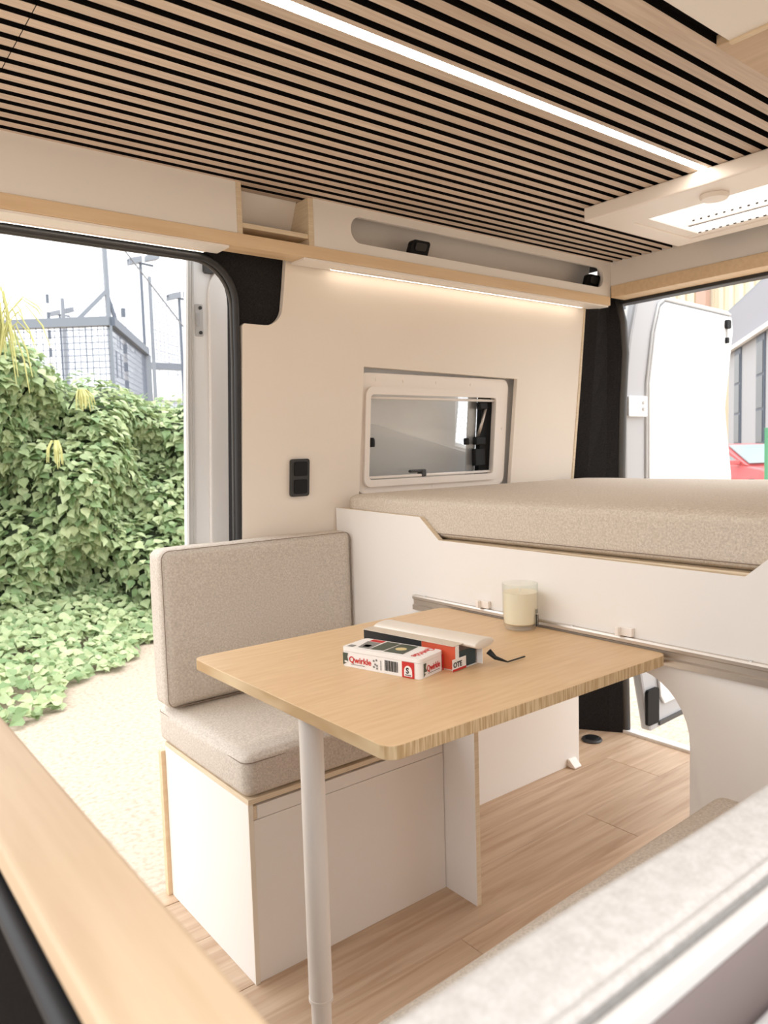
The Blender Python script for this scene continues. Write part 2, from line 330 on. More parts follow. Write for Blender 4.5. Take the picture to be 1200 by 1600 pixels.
for x, z in ((1.45, 1.372), (1.56, 1.371), (1.70, 1.370), (1.86, 1.369), (1.393, 1.32), (1.395, 1.2), (2.026, 1.22), (1.70, 1.030)):
    slab('screw_cap', [(x+.005*math.cos(R(a)), z+.005*math.sin(R(a))) for a in range(0, 360, 45)], WALL, .0205, .0225, WPL, w1)
# ------------------------------------------------------------------ roof skylight
SO = [(1.850, .66), (2.345, .66), (2.345, 1.384), (1.850, 1.384)]; SI = [(1.990, .74), (2.295, .74), (2.295, 1.312), (1.990, 1.312)][::-1]
w2 = slab('window_2', SO, XY, 1.790, 1.8295, WPL, holes=[SI], bevel=.004); tag(w2, kind='structure')
slab('shaft_lining', [(1.960, .71), (2.33, .71), (2.33, 1.345), (1.96, 1.345)], XY, 1.8406, 1.975, WPL, w2, holes=[[(1.972, .725), (1.972, 1.337), (2.318, 1.337), (2.318, .725)]])
slab('dome', [(1.95, .70), (2.34, .70), (2.34, 1.36), (1.95, 1.36)], XY, 1.985, 1.99, CLEAR, w2)
slab('blind_rail', [(1.992, 1.272), (2.27, 1.272), (2.27, 1.3115), (1.992, 1.3115)], XY, 1.794, 1.800, WPL, w2, bevel=.002)
slab('vent_rail', [(2.272, .74), (2.2945, .74), (2.2945, 1.3115), (2.272, 1.3115)], XY, 1.794, 1.800, WPL, w2, bevel=.002)
V, Fc = join([boxg(2.2690, 2.2718, yy, yy+.008, 1.7955, 1.7985) for yy in np.arange(.80, 1.30, .022)]); put('vent_slots', V, Fc, DGREY, w2)
V, Fc = join([boxg(2.3165, 2.3178, yy, yy+.007, 1.85, 1.854) for yy in np.arange(.76, 1.32, .025)]); put('vent_slots', V, Fc, DGREY, w2)
lathe('knob', [(.004, 1.776), (.032, 1.778), (.036, 1.784), (.036, 1.7895)], 1.945, 1.045, WPL, w2)

# ================================================================== overhead furniture on the window wall
YF = 1.736
lg = thing('shelf_board', 'long bamboo ledge board under the overhead lockers along the window wall', 'shelf', (1.0, 1.76, 1.67))
box('board', -.6, 2.478, YF, 1.80, 1.672, 1.704, BAMB, lg, bevel=.001)
V, Fc = boxg(-.6, .905, YF+.004, 1.808, 1.666, 1.6715); tag(put('underside_panel', V, Fc, WHITE, lg), 'white panel under the ledge over the side door')
V, Fc = boxg(1.125, 2.47, YF+.004, 1.806, 1.666, 1.6715); tag(put('underside_panel', V, Fc, WHITE, lg), 'white panel under the ledge over the window')
for a, b, yy, l in ((-.55, .865, 1.806, 'thin warm light strip under the ledge above the open side door'), (1.245, 2.375, 1.793, 'thin warm light strip under the ledge above the side window')):
    t = thing('light_strip', l, 'light', (a, yy, 1.664), 'warm light strips'); yy -= .003
    box('diffuser', a, b, yy-.0025, yy+.0025, 1.6630, 1.6660, LEDW, t, bevel=0); box('channel', a-.004, b+.004, yy-.006, yy-.0045, 1.6625, 1.666, WPL, t, bevel=0)
c1 = thing('overhead_locker', 'white flat-fronted overhead locker above the open side door', 'locker', (.2, 1.77, 1.704), 'white overhead lockers')
box('front_panel', -.6, .930, YF+.004, YF+.016, 1.7045, 1.8415, WHITE, c1); box('end_panel', .930, .945, YF+.004, 1.86, 1.7045, 1.8415, PLY, c1, bevel=.001)
box('back_panel', -.6, .929, 1.85, 1.86, 1.7045, 1.8415, WHITE, c1)
cu = thing('shelf_cubby', 'small open plywood cubby between the two overhead lockers', 'shelf', (1.05, 1.78, 1.704))
slab('end_panel', [(YF+.004, 1.7045), (1.86, 1.7045), (1.86, 1.75), (1.80, 1.829), (YF+.004, 1.829)], YZ, 1.142, 1.158, PLY, cu)
box('shelf', .9455, 1.1415, YF+.006, 1.86, 1.722, 1.734, PLY, cu, bevel=.001)
V, Fc = slabg([(1.845, 1.735), (1.85, 1.735), (1.80, 1.835), (1.795, 1.835)], [], YZ, .9455, 1.1415)[:2]; put('back_panel', V, Fc, WHITE, cu)
c2 = thing('overhead_locker', 'white overhead locker with a long rounded slot above the side window', 'locker', (1.8, 1.77, 1.704), 'white overhead lockers')
def tilt(u, v, w_): return (u, YF+.004+w_, v)
slot = rrect(1.281, 2.440, 1.733, 1.806, .0355, 8)
slab('front_panel', [(1.1585, 1.7045), (2.484, 1.7045), (2.484, 1.8415), (1.1585, 1.8415)], tilt, 0, .012, WHITE, c2, holes=[slot])
V, Fc = slabg([(1.86, 1.705), (1.865, 1.705), (1.835, 1.8415), (1.83, 1.8415)], [], YZ, 1.1585, 2.484)[:2]; put('back_panel', V, Fc, WHITE, c2)
for x, zt, l in ((1.545, .0, 'small black reading lamp lying in the middle of the overhead slot'), (2.405, .0, 'small black lamp at the far right end of the overhead slot')):
    t = thing('reading_lamp', l, 'lamp', (x, 1.775, 1.72), 'black lamps in the overhead slot')
    V, Fc = slabg(rrect(x-.036, x+.036, 1.7055, 1.788, .010), [], lambda u, v, w_: (u+(v-1.70)*.35, 1.775+w_, v), 0, .02)[:2]; put('lamp_body', V, Fc, BLK, t, bevel=.003)
    V, Fc = slabg(rrect(x-.022, x+.022, 1.755, 1.779, .007), [], lambda u, v, w_: (u+(v-1.70)*.35, 1.775+w_, v), -.004, -.0005)[:2]; put('lamp_face', V, Fc, DGREY, t)
# ceiling light strip
t = thing('light_strip', 'long glowing warm light strip recessed between the ceiling slats', 'light', (.7, 1.026, 1.842))
box('diffuser', -.5, 1.848, 1.0147, 1.0363, 1.8298, 1.836, LED, t, bevel=0); box('channel', -.5, 1.850, 1.0147, 1.0363, 1.8362, 1.8418, WPL, t, bevel=0)
# near side lockers at the top right
t = thing('overhead_locker', 'white locker at the upper right, over the near side bench', 'locker', (.4, .4, 1.8), 'white overhead lockers')
box('locker_body', -.5, 1.287, .13, .668, 1.816, 1.8415, WHITE, t); box('edge_strip', 1.2875, 1.297, .13, .668, 1.812, 1.8415, PLY, t, bevel=.001)
t = thing('ceiling_board', 'bamboo board beside the ceiling slats at the upper right', 'board', (1.6, .4, 1.83))
box('board', 1.300, 1.845, .13, .697, 1.822, 1.8415, BAMBY, t)

# ================================================================== furniture
be = thing('bench', 'white plywood-edged bench box under the cushions by the open side door', 'bench', (1.0, 1.64, 0))
box('side_panel', .723, .735, 1.419, 1.868, 0, .404, WHITE, be, bevel=.001)
box('front_edge', .723, .7345, 1.4165, 1.4187, 0, .404, mat('cream_edge_band', srgb(232, 222, 206), .5), be, bevel=0)
box('front_panel', .7355, 1.2885, 1.419, 1.431, 0, .366, WHITE, be, bevel=.001)
box('front_rail', .745, 1.2885, 1.419, 1.431, .3675, .398, WHITE, be, bevel=.001)
box('rail_end', .7358, .7444, 1.419, 1.431, .3675, .398, PLY, be, bevel=.001)
box('back_panel', .712, 1.2885, 1.8685, 1.887, 0, .392, BAMB, be, bevel=.001)
box('lid', .7232, .905, 1.416, 1.868, .4045, .4165, PLY, be, bevel=.001); box('lid', .906, 1.2885, 1.416, 1.868, .4045, .4165, PLY, be, bevel=.001)
sc = thing('seat_cushion', 'thick grey-beige seat cushion on the bench behind the table', 'cushion', (1.0, 1.65, .4175))
cushion('pad', .718, 1.284, 1.414, 1.888, .4175, .512, .020, FAB, sc)
piping('seam', .7165, 1.2855, 1.4125, 1.8895, .497, SEAM, sc, .022, .0011)
bc = thing('back_cushion', 'upright grey-beige back cushion on the bench in front of the open side door', 'cushion', (1.0, 1.84, .52))
cushion('pad', .706, 1.284, 1.791, 1.872, .522, .921, .020, FAB, bc, .004)
pts = [(u, 1.7925, v) for u, v in rrect(.7095, 1.2825, .5235, .9195, .022, 5)]; tube('seam', pts, .0011, SEAM, bc, 6, True)
# bed front panel with bed notch and rounded passage
pn_out = [(.17, 0), (.735, 0), (.735, .59)]+arc(.615+.005, .59, .115, .12, 0, 0, 1)[:0]
hole_r = [(.735, .60)]+arc(.635+.0, .60, .10, .11, 0, 90, 8)[1:]
outer = [(.13, 0), (.735, 0), (.735, .585)]+[(.855-.12+.12*math.cos(R(a))*0+.12*(1-math.cos(R(a))), .585+.125*math.sin(R(a))) for a in range(10, 91, 10)] + \
        [(1.215, .71)]+[(1.215+.09*math.sin(R(a)), .62+.09*math.cos(R(a))) for a in range(15, 91, 15)]+[(1.305, 0), (1.405, 0), (1.872, 0), (1.872, .986), (1.49, .977), (1.418, .921), (.634, .916), (.570, .972), (.13, .965)]
bp_ = thing('bed_base', 'white bed front panel with a rounded passage and a notch for the mattress', 'bed base', (1.3, 1.0, 0))
slab('front_panel', outer, YZ, 1.290, 1.305, WHITE, bp_, edge=PLY)
box('platform', 1.306, 2.44, .14, 1.80, .905, .920, PLY, bp_, bevel=.001)
box('support_beam', 1.306, 1.340, .66, 1.38, .885, .904, WHITE, bp_, bevel=.001)
# table rail on the panel
tr = thing('table_rail', 'long aluminium table rail screwed to the white bed panel', 'rail', (1.289, .9, .745))
prof = [(1.2895, .730), (1.2895, .770), (1.281, .770), (1.2792, .766), (1.2792, .760), (1.284, .757), (1.284, .746), (1.2792, .743), (1.2792, .731)]
V, Fc, nc = slabg(prof, [], lambda u, v, w_: (u, w_, v), .16, 1.515); put('profile', V, Fc, ALU, tr)
for yy in (.62, 1.0, 1.47): lathe('screw', [(.004, .7700), (.0035, .7715)], 1.285, yy, STEEL, tr, 8)
for yy, l in ((1.255, 'tiny clear clip on the bed panel behind the candle side of the table'), (.868, 'tiny clear clip on the bed panel near the right table corner')):
    t = thing('table_clip', l, 'clip', (1.28, yy, .773), 'clips on the bed panel'); put('clip_body', *join([boxg(1.280, 1.2895, yy-.016, yy+.016, .7718, .789), boxg(1.270, 1.280, yy+.008, yy+.0165, .7718, .789)]), WPL, t, bevel=.001)
# table
ta = thing('dining_table', 'bamboo table with one white leg, holding the game boxes and candle', 'table', (.95, 1.08, 0))
top = rrect(.604, 1.2785, .772, 1.392, .022, 5)
slab('tabletop', top, XY, .735, .755, TABLE, ta, edge=TEDGE, bevel=.0008)
lg_ = lathe('leg', [(.0205, .215), (.0205, .733)], .662, 1.057, WPL, ta, 28)
lathe('lower_tube', [(.0175, .0), (.0175, .23)], .662, 1.057, WPL, lg_, 28); lathe('collar', [(.0212, .209), (.0212, .2155)], .662, 1.057, WPL, lg_, 28)
lathe('foot_cap', [(.024, 0), (.024, .012), (.0178, .016)], .662, 1.057, WPL, lg_, 28)
lathe('mount_plate', [(.05, .730), (.05, .7345)], .662, 1.057, ALU, ta, 28)
# mattress
ma = thing('mattress', 'thick grey-beige mattress on the raised bed base', 'mattress', (1.85, 1.0, .92))
cushion('pad', 1.309, 2.45, .20, 1.842, .9215, 1.026, .022, FABM, ma, .004, 16)
tube('seam', [(u, v, .9355) for u, v in rrect(1.308, 2.451, .199, 1.843, .024, 5)], .0012, SEAM, ma, 6, True)
# cabinet beyond the passage
wb = thing('wheel_box', 'low white cabinet along the window wall seen through the passage under the bed', 'cabinet', (1.8, 1.78, 0))
box('side_panel', 1.3065, 2.199, 1.684, 1.696, 0, .5, WHITE, wb, bevel=.001); box('end_panel', 2.187, 2.199, 1.6965, 1.87, 0, .5, WHITE, wb, bevel=.001); box('top_panel', 1.3065, 2.199, 1.684, 1.87, .5005, .512, WHITE, wb, bevel=.001)
t = thing('corner_bracket', 'tiny white plastic bracket at the foot of the low white cabinet', 'bracket', (2.15, 1.68, 0))
V, Fc = slabg([(1.683, .001), (1.650, .001), (1.650, .006), (1.676, .030), (1.683, .030)], [], YZ, 2.130, 2.168)[:2]; put('bracket_body', V, Fc, WPL, t, bevel=.0015)
t = thing('floor_cap', 'round dark grey cap on the floor by the black rear pillar', 'cap', (2.40, 1.777, 0))
lathe('cap_ring', [(.038, .0005), (.040, .004), (.036, .010), (.027, .011)], 2.40, 1.777, DGREY, t); lathe('cap_lid', [(.026, .0112), (.025, .015), (.018, .0165)], 2.40, 1.777, BLK, t)
# wall switch
sw = thing('wall_switch', 'black double switch on the cream wall left of the side window', 'switch', (1.159, 1.865, 1.03))
slab('plate', rrect(1.128, 1.190, 1.028, 1.136, .008), WALL, -.010, -.0005, DGREY, sw, bevel=.003)
for a, b in ((1.087, 1.128), (1.036, 1.077)): slab('rocker', rrect(1.138, 1.181, a, b, .005), WALL, -.0135, -.0102, BLK, sw, bevel=.002)
# near bench
nb = thing('bench', 'white bench box at the lower right, under the near cushions', 'bench', (.7, .4, 0))
box('front_panel', .16, 1.2885, .620, .632, 0, .40, WHITE, nb); box('end_panel', .16, .172, .17, .6195, 0, .40, WHITE, nb); box('lid', .16, 1.2885, .17, .632, .4005, .413, PLY, nb)
t = thing('seat_cushion', 'grey-beige seat cushion at the lower right, behind the pale near backrest', 'cushion', (.7, .45, .414))
cushion('pad', .165, 1.268, .275, .645, .4145, .534, .030, FAB, t, .004); t.rotation_euler.z = R(2.3)
t = thing('back_cushion', 'pale felt back cushion, large and blurred, in the lower right foreground', 'cushion', (.7, .22, .43))
cushion('pad', .10, 1.284, .198, .253, .536, .903, .012, FABL, t, .003)
tube('piping', [(.10, .199, .900), (.7, .199, .901), (1.284, .199, .900)], .0035, FABL, t, 8)
# foreground partition
pa = thing('partition', 'half-height partition with a bamboo cap in the lower left foreground', 'partition', (.12, .6, 0))
box('cap', .092, .151, .166, 1.30, .880, .900, BAMBY, pa, bevel=.004, seg=3); box('panel', .104, .142, .166, 1.30, 0, .8795, FELT, pa)
tube('grey_trim', [(.0985, .166, .845), (.0985, 1.30, .845)], .009, RUB, pa, 10)

# ================================================================== things on the table
U = Vector((.259, -.966, 0)).normalized(); VV = Vector((.966, .259, 0)).normalized(); A0 = Vector((.787, 1.14, .7552))
def B1(u, v, z): return tuple(A0+U*u+VV*v+Vector((0, 0, z)))
b1 = thing('game_box', 'white tin game box with red lettering, barcode and tile pictures, on the table', 'box', tuple(A0))
LB, WB, HB = .176, .075, .036
def b1slab(nm, o, z0, z1, mt, bev=.001): V, Fc, _ = slabg(o, [], B1, z0, z1); return put(nm, V, Fc, mt, b1, bevel=bev)
b1slab('tin_body', rrect(0, LB, 0, WB, .009, 5), 0, .0285, PAPER); b1slab('tin_lid', rrect(-.0005, LB+.0005, -.0005, WB+.0005, .0095, 5), .029, HB, PAPER, .002)
def quadf(nm, face, pts, mt, th=.0004):
    """flat print on a face of the box: face 'f' front (u,z), 'e' end (v,z), 't' top (u,v)"""
    f = {'f': lambda a, b, c: B1(a, -.0006-c, b), 'e': lambda a, b, c: B1(LB+.0006+c, a, b), 't': lambda a, b, c: B1(a, b, HB+.0002+c)}[face]
    V, Fc, _ = slabg(pts, [], f, 0, th); return put(nm, V, Fc, mt, b1)
rc = lambda a, b, c, d: [(a, c), (b, c), (b, d), (a, d)]
quadf('tile_print', 'f', [(.004, .003), (.012, .008), (.016, .012), (.014, .019), (.016, .026), (.004, .026)], TGREEN); quadf('tile_print', 'f', rc(.008, .014, .0085, .0115), PAPER, .0006)
text('title_text', 'Qwirkle', .0155, B1(.018, -.0007, .010), U, (0, 0, 1), RED, b1, bold=.0003)
for a, b in ((.074, .018), (.077, .012), (.074, .007), (.080, .020), (.081, .010), (.081, .005)): quadf('small_print', 'f', rc(a, a+.0035, b, b+.0035), TGREY)
for i in range(6): quadf('small_print', 'f', rc(.0905, .0925, .005+i*.003, .007+i*.003), TGREY)
V, Fc = join([slabg(rc(.100+i*.0021, .100+i*.0021+(.0013 if i % 3 else .0007), .006, .025), [], lambda a, b, c: B1(a, -.0006-c, b), 0, .0003)[:2] for i in range(14)]); put('barcode', V, Fc, INK, b1)
quadf('emblem_field', 'f', rc(.138, .164, .0005, .0285), RED)
quadf('emblem_arch', 'f', [(.1425, .003), (.1595, .003), (.1595, .012)]+arc(.151, .012, .0085, .010, 0, 180, 8), PAPER, .0007)
text('emblem_letter', 'S', .014, B1(.1466, -.0013, .0085), U, (0, 0, 1), INK, b1, bold=.0006); quadf('emblem_print', 'f', rc(.1445, .1575, .0042, .0065), TGREY, .0009)
quadf('tile_print', 'e', [(.010, .003), (.016, .008), (.020, .012), (.016, .018), (.018, .026), (.010, .026)], TGREEN); quadf('tile_print', 'e', rc(.012, .018, .0085, .011), PAPER, .0006)
text('title_text', 'Qwirkle', .0155, B1(LB+.0007, .020, .010), VV, (0, 0, 1), RED, b1, bold=.0003, sx=.82)
quadf('red_edge', 'e', rc(.0700, .0740, .0005, .0285), RED)
quadf('small_print', 'f', rc(.022, .055, .0058, .0068), TGREY); quadf('small_print', 'e', rc(.024, .060, .0058, .0068), TGREY)
text('title_text', 'Qwirkle', .020, B1(.148, .0745, HB+.0003), -VV, U, RED, b1, bold=.0003, sx=.95)
for P, mt in (([(.03, .012), (.055, .012), (.05, .055), (.02, .055)], TGREY), ([(.058, .012), (.085, .016), (.085, .070), (.055, .070)], TGREEN), ([(.089, .012), (.130, .014), (.125, .070), (.088, .070)], TGREEN), ([(.034, .020), (.048, .020), (.046, .035), (.032, .035)], PAPER)): quadf('tile_picture', 't', P, mt)
quadf('tile_picture', 't', arc(.108, .04, .011, .010, 0, 330, 11), TCREAM, .0006); quadf('tile_picture', 't', rc(.022, .05, .058, .071), RED, .0005); quadf('tile_picture', 't', rc(.008, .020, .008, .02), TGREY, .0005)
# second box standing behind
A2 = Vector((.878, 1.192, .7552)); U2 = Vector((.15, -.9887, 0)).normalized(); V2 = Vector((.9887, .15, 0)).normalized()
def B2(u, v, z): return tuple(A2+U2*u+V2*v+Vector((0, 0, z)))
b2 = thing('card_carton', 'opened pale carton with orange-red side and flaps behind the white tin', 'box', tuple(A2))
L2, W2, H2 = .228, .078, .046
def b2box(nm, u0, u1, v0, v1, z0, z1, mt, bev=.0006):
    V, Fc = boxg(u0, u1, v0, v1, z0, z1); return put(nm, [B2(*p) for p in V], Fc, mt, b2, bevel=bev)
b2box('base', 0, L2, 0, W2, 0, .0012, PAPER); b2box('back_side', 0, L2, W2-.0012, W2, .0013, H2-.016, PAPER)
b2box('front_side', .15, L2, 0, .0012, .0013, H2-.0013, ORNG); b2box('front_side', 0, .149, 0, .0012, .0013, H2-.0013, INK)
b2box('lid', 0, L2, -.004, W2*.45, H2-.0012, H2, mat('translucent_grey_card', srgb(206, 192, 174), .35)); V, Fc = tubeg([B2(.004, 0, 0), B2(L2+.028, 0, 0)], 1, 16); 
V = [B2(u, W2*.70+.030*math.cos(a), H2-.002+.009*math.sin(a)) for u in (.002, L2+.026) for a in np.linspace(0, 2*math.pi, 16, endpoint=False)]
tag(put('rolled_sheet', V, Fc, mat('translucent_sheet', srgb(226, 216, 204), .3), b2, smooth=True, bevel=.002), 'pale flattened sheet along the top of the carton')
b2box('end_flap', L2-.0012, L2, .001, .012, .0013, H2-.0013, PAPER); b2box('teal_insert', L2-.004, L2-.0015, .0125, W2-.014, .002, H2-.014, TEAL)
b2box('end_flap', L2, L2+.012, W2-.013, W2-.011, .0013, H2-.014, PAPER)
b2box('leaflet', L2+.001, L2+.0016, -.010, .030, .001, .023, PAPER); b2box('leaflet_band', L2+.0017, L2+.0020, -.010, .030, .001, .005, RED)
text('leaflet_text', 'OTE', .013, B2(L2+.0021, -.008, .008), V2, (0, 0, 1), INK, b2, bold=.0004)
tube('dark_cord', [B2(L2+.02, W2-.004, .024), B2(L2+.03, W2+.003, .012), B2(L2+.045, W2+.02, .003), B2(L2+.05, W2+.07, .003)], [.006, .004, .0015, .0015], INK, b2, 8)
# candle
ca = thing('candle_jar', 'cream candle in a clear glass jar on the table by the bed panel', 'candle', (1.238, 1.102, .7552))
zb = .7552; prof = [(.026, zb), (.033, zb+.002), (.0365, zb+.010), (.0378, zb+.03), (.0392, zb+.100), (.0392, zb+.1008), (.0378, zb+.1008), (.0364, zb+.03), (.0350, zb+.014), (.030, zb+.011), (.001, zb+.010)]
lathe('glass_jar', prof, 1.238, 1.102, JAR, ca, 48)
lathe('wax', [(.030, zb+.0112), (.0348, zb+.0150), (.0362, zb+.03), (.0372, zb+.082), (.034, zb+.0815), (.004, zb+.081)], 1.238, 1.102, WAX, ca, 48)
tube('wick', [(1.238, 1.102, zb+.080), (1.2385, 1.1025, zb+.088)], .0012, PAPER, ca, 6)
def onjar(a0, a1, z0, z1, nm, mt, r=.0396, n=6):
    A = [R(a0+(a1-a0)*i/n) for i in range(n+1)]; V = [(1.238+rr*math.cos(a), 1.102+rr*math.sin(a), zb+z) for rr in (r, r+.0002) for z in (z0, z1) for a in A]; k = n+1
    Fc = []
    for b in (0, 2*k): Fc += [(b+i, b+i+1, b+k+i+1, b+k+i) for i in range(n)]
    put(nm, V, Fc, mt, ca)
lab = [(-82, -75, .010, .036), (-73, -66, .012, .020), (-73, -66, .026, .034), (-82, -77, .038, .047), (-74, -67, .038, .047), (-64, -60, .012, .034)]
for a, b, c, d in lab: onjar(a, b, c, d, 'label_print', INK if d-c > .01 else TGREY)

# ================================================================== doors of the van
D1 = lambda u, v, w_: (u, 2.04+w_-.05*(v-1), v)
d1 = slab('door_1', [(.868, .02), (2.15, .02), (2.14, 1.13), (1.944, 1.178), (1.957, 1.319), (1.957, 1.74), (.912, 1.74), (.898, 1.355)], D1, 0, .02, WPAINT, bevel=.004); tag(d1, kind='structure')
slab('door_inner_panel', [(.950, .05), (2.12, .05), (2.11, 1.125), (1.93, 1.165), (1.93, 1.70), (1.07, 1.70)]+arc(1.05, 1.60, .082, .10, 90, 180, 8)+[(.966, 1.357), (.957, .933)], D1, -.014, -.0005, mat('door_inner_card', srgb(232, 228, 224), .5), d1, bevel=.004)
slab('lower_card_reflection', [(1.10, .1), (2.10, .1), (2.09, 1.115), (1.566, 1.238), (1.10, 1.30)], D1, -.022, -.0145, mat('lower_card_reflection', srgb(206, 203, 200), .5), d1, bevel=.004)  # darker lower card; its tone and slanted top edge paint in a pane reflection
slab('striker_plate', rrect(.931, .953, 1.488, 1.576, .003), D1, -.004, -.0005, STEEL, d1)
slab('striker_catch', rrect(.933, .941, 1.515, 1.550, .002), D1, -.010, -.0042, GPAINT, d1, bevel=.001)
for z in (1.566, 1.498): slab('bolt', arc(.945, z, .005, .005, 0, 330, 11), D1, -.007, -.0042, DGREY, d1)
slab('edge_seal', [(.872, .03), (.880, .03), (.908, 1.35), (.918, 1.72), (.913, 1.72), (.902, 1.35)], D1, -.006, -.0005, mat('pale_grey_seal', srgb(196, 196, 194), .5), d1)
slab('edge_seal', [(.888, .03), (.893, .03), (.921, 1.35), (.930, 1.72), (.926, 1.72), (.916, 1.35)], D1, -.004, -.0005, mat('pale_seal', srgb(206, 206, 204), .5), d1)
slab('buffer', rrect(.957, .990, 1.662, 1.700, .008), D1, -.020, -.0145 if False else -.0005, DGREY, d1); slab('buffer_stop', arc(.975, 1.683, .009, .009, 0, 330, 11), D1, -.026, -.0202, WPL, d1)
# rear door swung open
d2o = [(2.70, .60), (2.665, 1.0), (2.664, 1.38), (2.70, 1.58), (2.745, 1.72), (2.80, 1.775), (3.50, 1.755), (3.525, 1.66), (3.452, 1.30), (3.512, .99), (3.535, .5), (3.50, -.06), (2.835, -.085), (2.765, .19)]
d2 = slab('door_2', d2o, XZ, 1.80, 1.845, GPAINT, bevel=.012); tag(d2, kind='structure')
slab('door_inner_panel', [(2.84, .50), (2.815, 1.0), (2.817, 1.396), (2.86, 1.60), (2.905, 1.715), (2.94, 1.738), (3.488, 1.722), (3.50, 1.66), (3.432, 1.30), (3.494, .99), (3.51, .5), (3.47, .03), (2.93, .02), (2.90, .06)], XZ, 1.786, 1.7995, WPAINT, d2, bevel=.005)
pts = [(2.842, .35), (2.805, 1.0), (2.808, 1.40), (2.85, 1.61), (2.897, 1.728), (2.94, 1.752), (3.49, 1.735)]; tube('door_seal', [(u, 1.796, v) for u, v in pts], .006, mat('pale_rubber', srgb(200, 200, 198), .5), d2)
slab('hinge_plate', rrect(2.665, 2.795, 1.262, 1.345, .008), XZ, 1.783, 1.7995, WPAINT, d2, bevel=.003)
for z in (1.318, 1.292): slab('bolt', arc(2.765, z, .007, .007, 0, 330, 11), XZ, 1.778, 1.7828, STEEL, d2)
slab('latch', rrect(3.42, 3.455, 1.665, 1.705, .01), XZ, 1.772, 1.7855, BLK, d2, bevel=.003); slab('latch', rrect(3.425, 3.442, 1.60, 1.625, .003), XZ, 1.774, 1.7855, BLK, d2, bevel=.002)
slab('latch_rod', [(3.433, 1.62), (3.438, 1.62), (3.438, 1.67), (3.433, 1.67)], XZ, 1.778, 1.7855, STEEL, d2)
slab('lower_latch', rrect(2.80, 2.885, -.05, .105, .012), XZ, 1.785, 1.7995, BLK, d2, bevel=.004)
slab('bottom_seal', [(2.90, -.07), (3.49, -.05), (3.49, -.035), (2.90, -.052)], XZ, 1.790, 1.7995, RUBG, d2)

# ================================================================== outside
g = box('ground', -40, 90, -40, 90, -.55, -.45, GRND, bevel=0); tag(g, kind='structure')
LEAFC = (srgb(174, 190, 138), srgb(118, 146, 96))
def leafmat(name, a, b, island):
    M = mat(name, a, .55); t = M.node_tree; N = t.nodes.new; L = t.links.new; bs = t.nodes['Principled BSDF']
    r = N('ShaderNodeValToRGB'); r.color_ramp.elements[0].color = (*b, 1); r.color_ramp.elements[1].color = (*a, 1)
    e = r.color_ramp.elements.new(.9); e.color = (a[0]*1.25, a[1]*1.15, a[2]*1.3, 1)
    if island: s = N('ShaderNodeNewGeometry').outputs['Random Per Island']
    else: s = N('ShaderNodeObjectInfo').outputs['Random']
    L(s, r.inputs['Fac']); L(r.outputs['Color'], bs.inputs['Base Color'])
    tl = N('ShaderNodeBsdfTranslucent'); L(r.outputs['Color'], tl.inputs['Color']); mx = N('ShaderNodeMixShader'); mx.inputs[0].default_value = .3
    L(bs.outputs[0], mx.inputs[1]); L(tl.outputs[0], mx.inputs[2]); L(mx.outputs[0], t.nodes['Material Output'].inputs['Surface']); return M
LM1, LM2 = leafmat('ivy_leaf', *LEAFC, True), leafmat('ivy_leaf_single', *LEAFC, False)
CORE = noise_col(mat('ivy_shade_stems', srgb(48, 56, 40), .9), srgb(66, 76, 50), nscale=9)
LEAFV = np.array([(0, 0, 0), (.34, .10, .05), (.46, .40, .10), (.22, .70, .05), (0, 1.0, -.10), (-.22, .70, .05), (-.46, .40, .10), (-.34, .10, .05), (0, .5, -.02)]); LEAFF = [(0, 1, 8), (1, 2, 8), (2, 3, 8), (3, 4, 8), (4, 5, 8), (5, 6, 8), (6, 7, 8), (7, 0, 8)]
def leaf_frames(P, Nn, size, droop, tw):
    """for each leaf: position, 3x3 frame (side, tip direction, normal) scaled"""
    out = []
    for p, n, s in zip(P, Nn, size):
        n = np.array(n)+rng.normal(0, tw, 3); n /= np.linalg.norm(n)
        d = np.array([rng.normal(0, .6), rng.normal(0, .3), -droop+rng.normal(0, .3)]); d -= n*(d@n); d /= np.linalg.norm(d)+1e-9
        out.append((np.array(p), np.stack([np.cross(d, n), d, n])*s))
    return out
def plant(name, label, cat, frames, loc, core=None):
    t = thing(name, label, cat, loc)
    cpos = np.array([0, 0, 1.15]); f3 = np.array(F3); rt3 = np.array(rt); up3 = np.array(up)
    def score(fr):
        d = fr[0]-cpos; z = d@f3; x = 600+1182.8*(d@rt3)/z; yy = 800-1182.8*(d@up3)/z
        return z if (-10 < x < 300 and 380 < yy < 1180) else z+100
    sc_ = np.array([score(f)-f[1][1].dot(f[1][1])**.5*12 for f in frames]); order = np.argsort(sc_)
    base = None; me = bpy.data.meshes.new('leaf'); me.from_pydata(LEAFV.tolist(), [], LEAFF); me.materials.append(LM2)
    for i in order[:300]:
        p, M = frames[i]; o = bpy.data.objects.new('leaf', me); COL.objects.link(o); o.parent = t
        mm = Matrix(((*M[:, 0], 0), (*M[:, 1], 0), (*M[:, 2], 0), (0, 0, 0, 1))).to_4x4()
        mm = Matrix([[M[0][r], M[1][r], M[2][r], (p-np.array(loc))[r]] for r in range(3)]+[[0, 0, 0, 1]]); o.matrix_local = mm
    V = np.concatenate([LEAFV@M+p for p, M in (frames[i] for i in order[300:])]); k = len(order)-300
    Fc = (np.array(LEAFF)[None]+np.arange(k)[:, None, None]*9).reshape(-1, 3)
    me2 = bpy.data.meshes.new('foliage'); me2.from_pydata((V-np.array(loc)).tolist(), [], Fc.tolist()); me2.materials.append(LM1)
    o = bpy.data.objects.new('foliage', me2); COL.objects.link(o); o.parent = t; o['kind'] = 'stuff'
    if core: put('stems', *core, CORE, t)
    return t
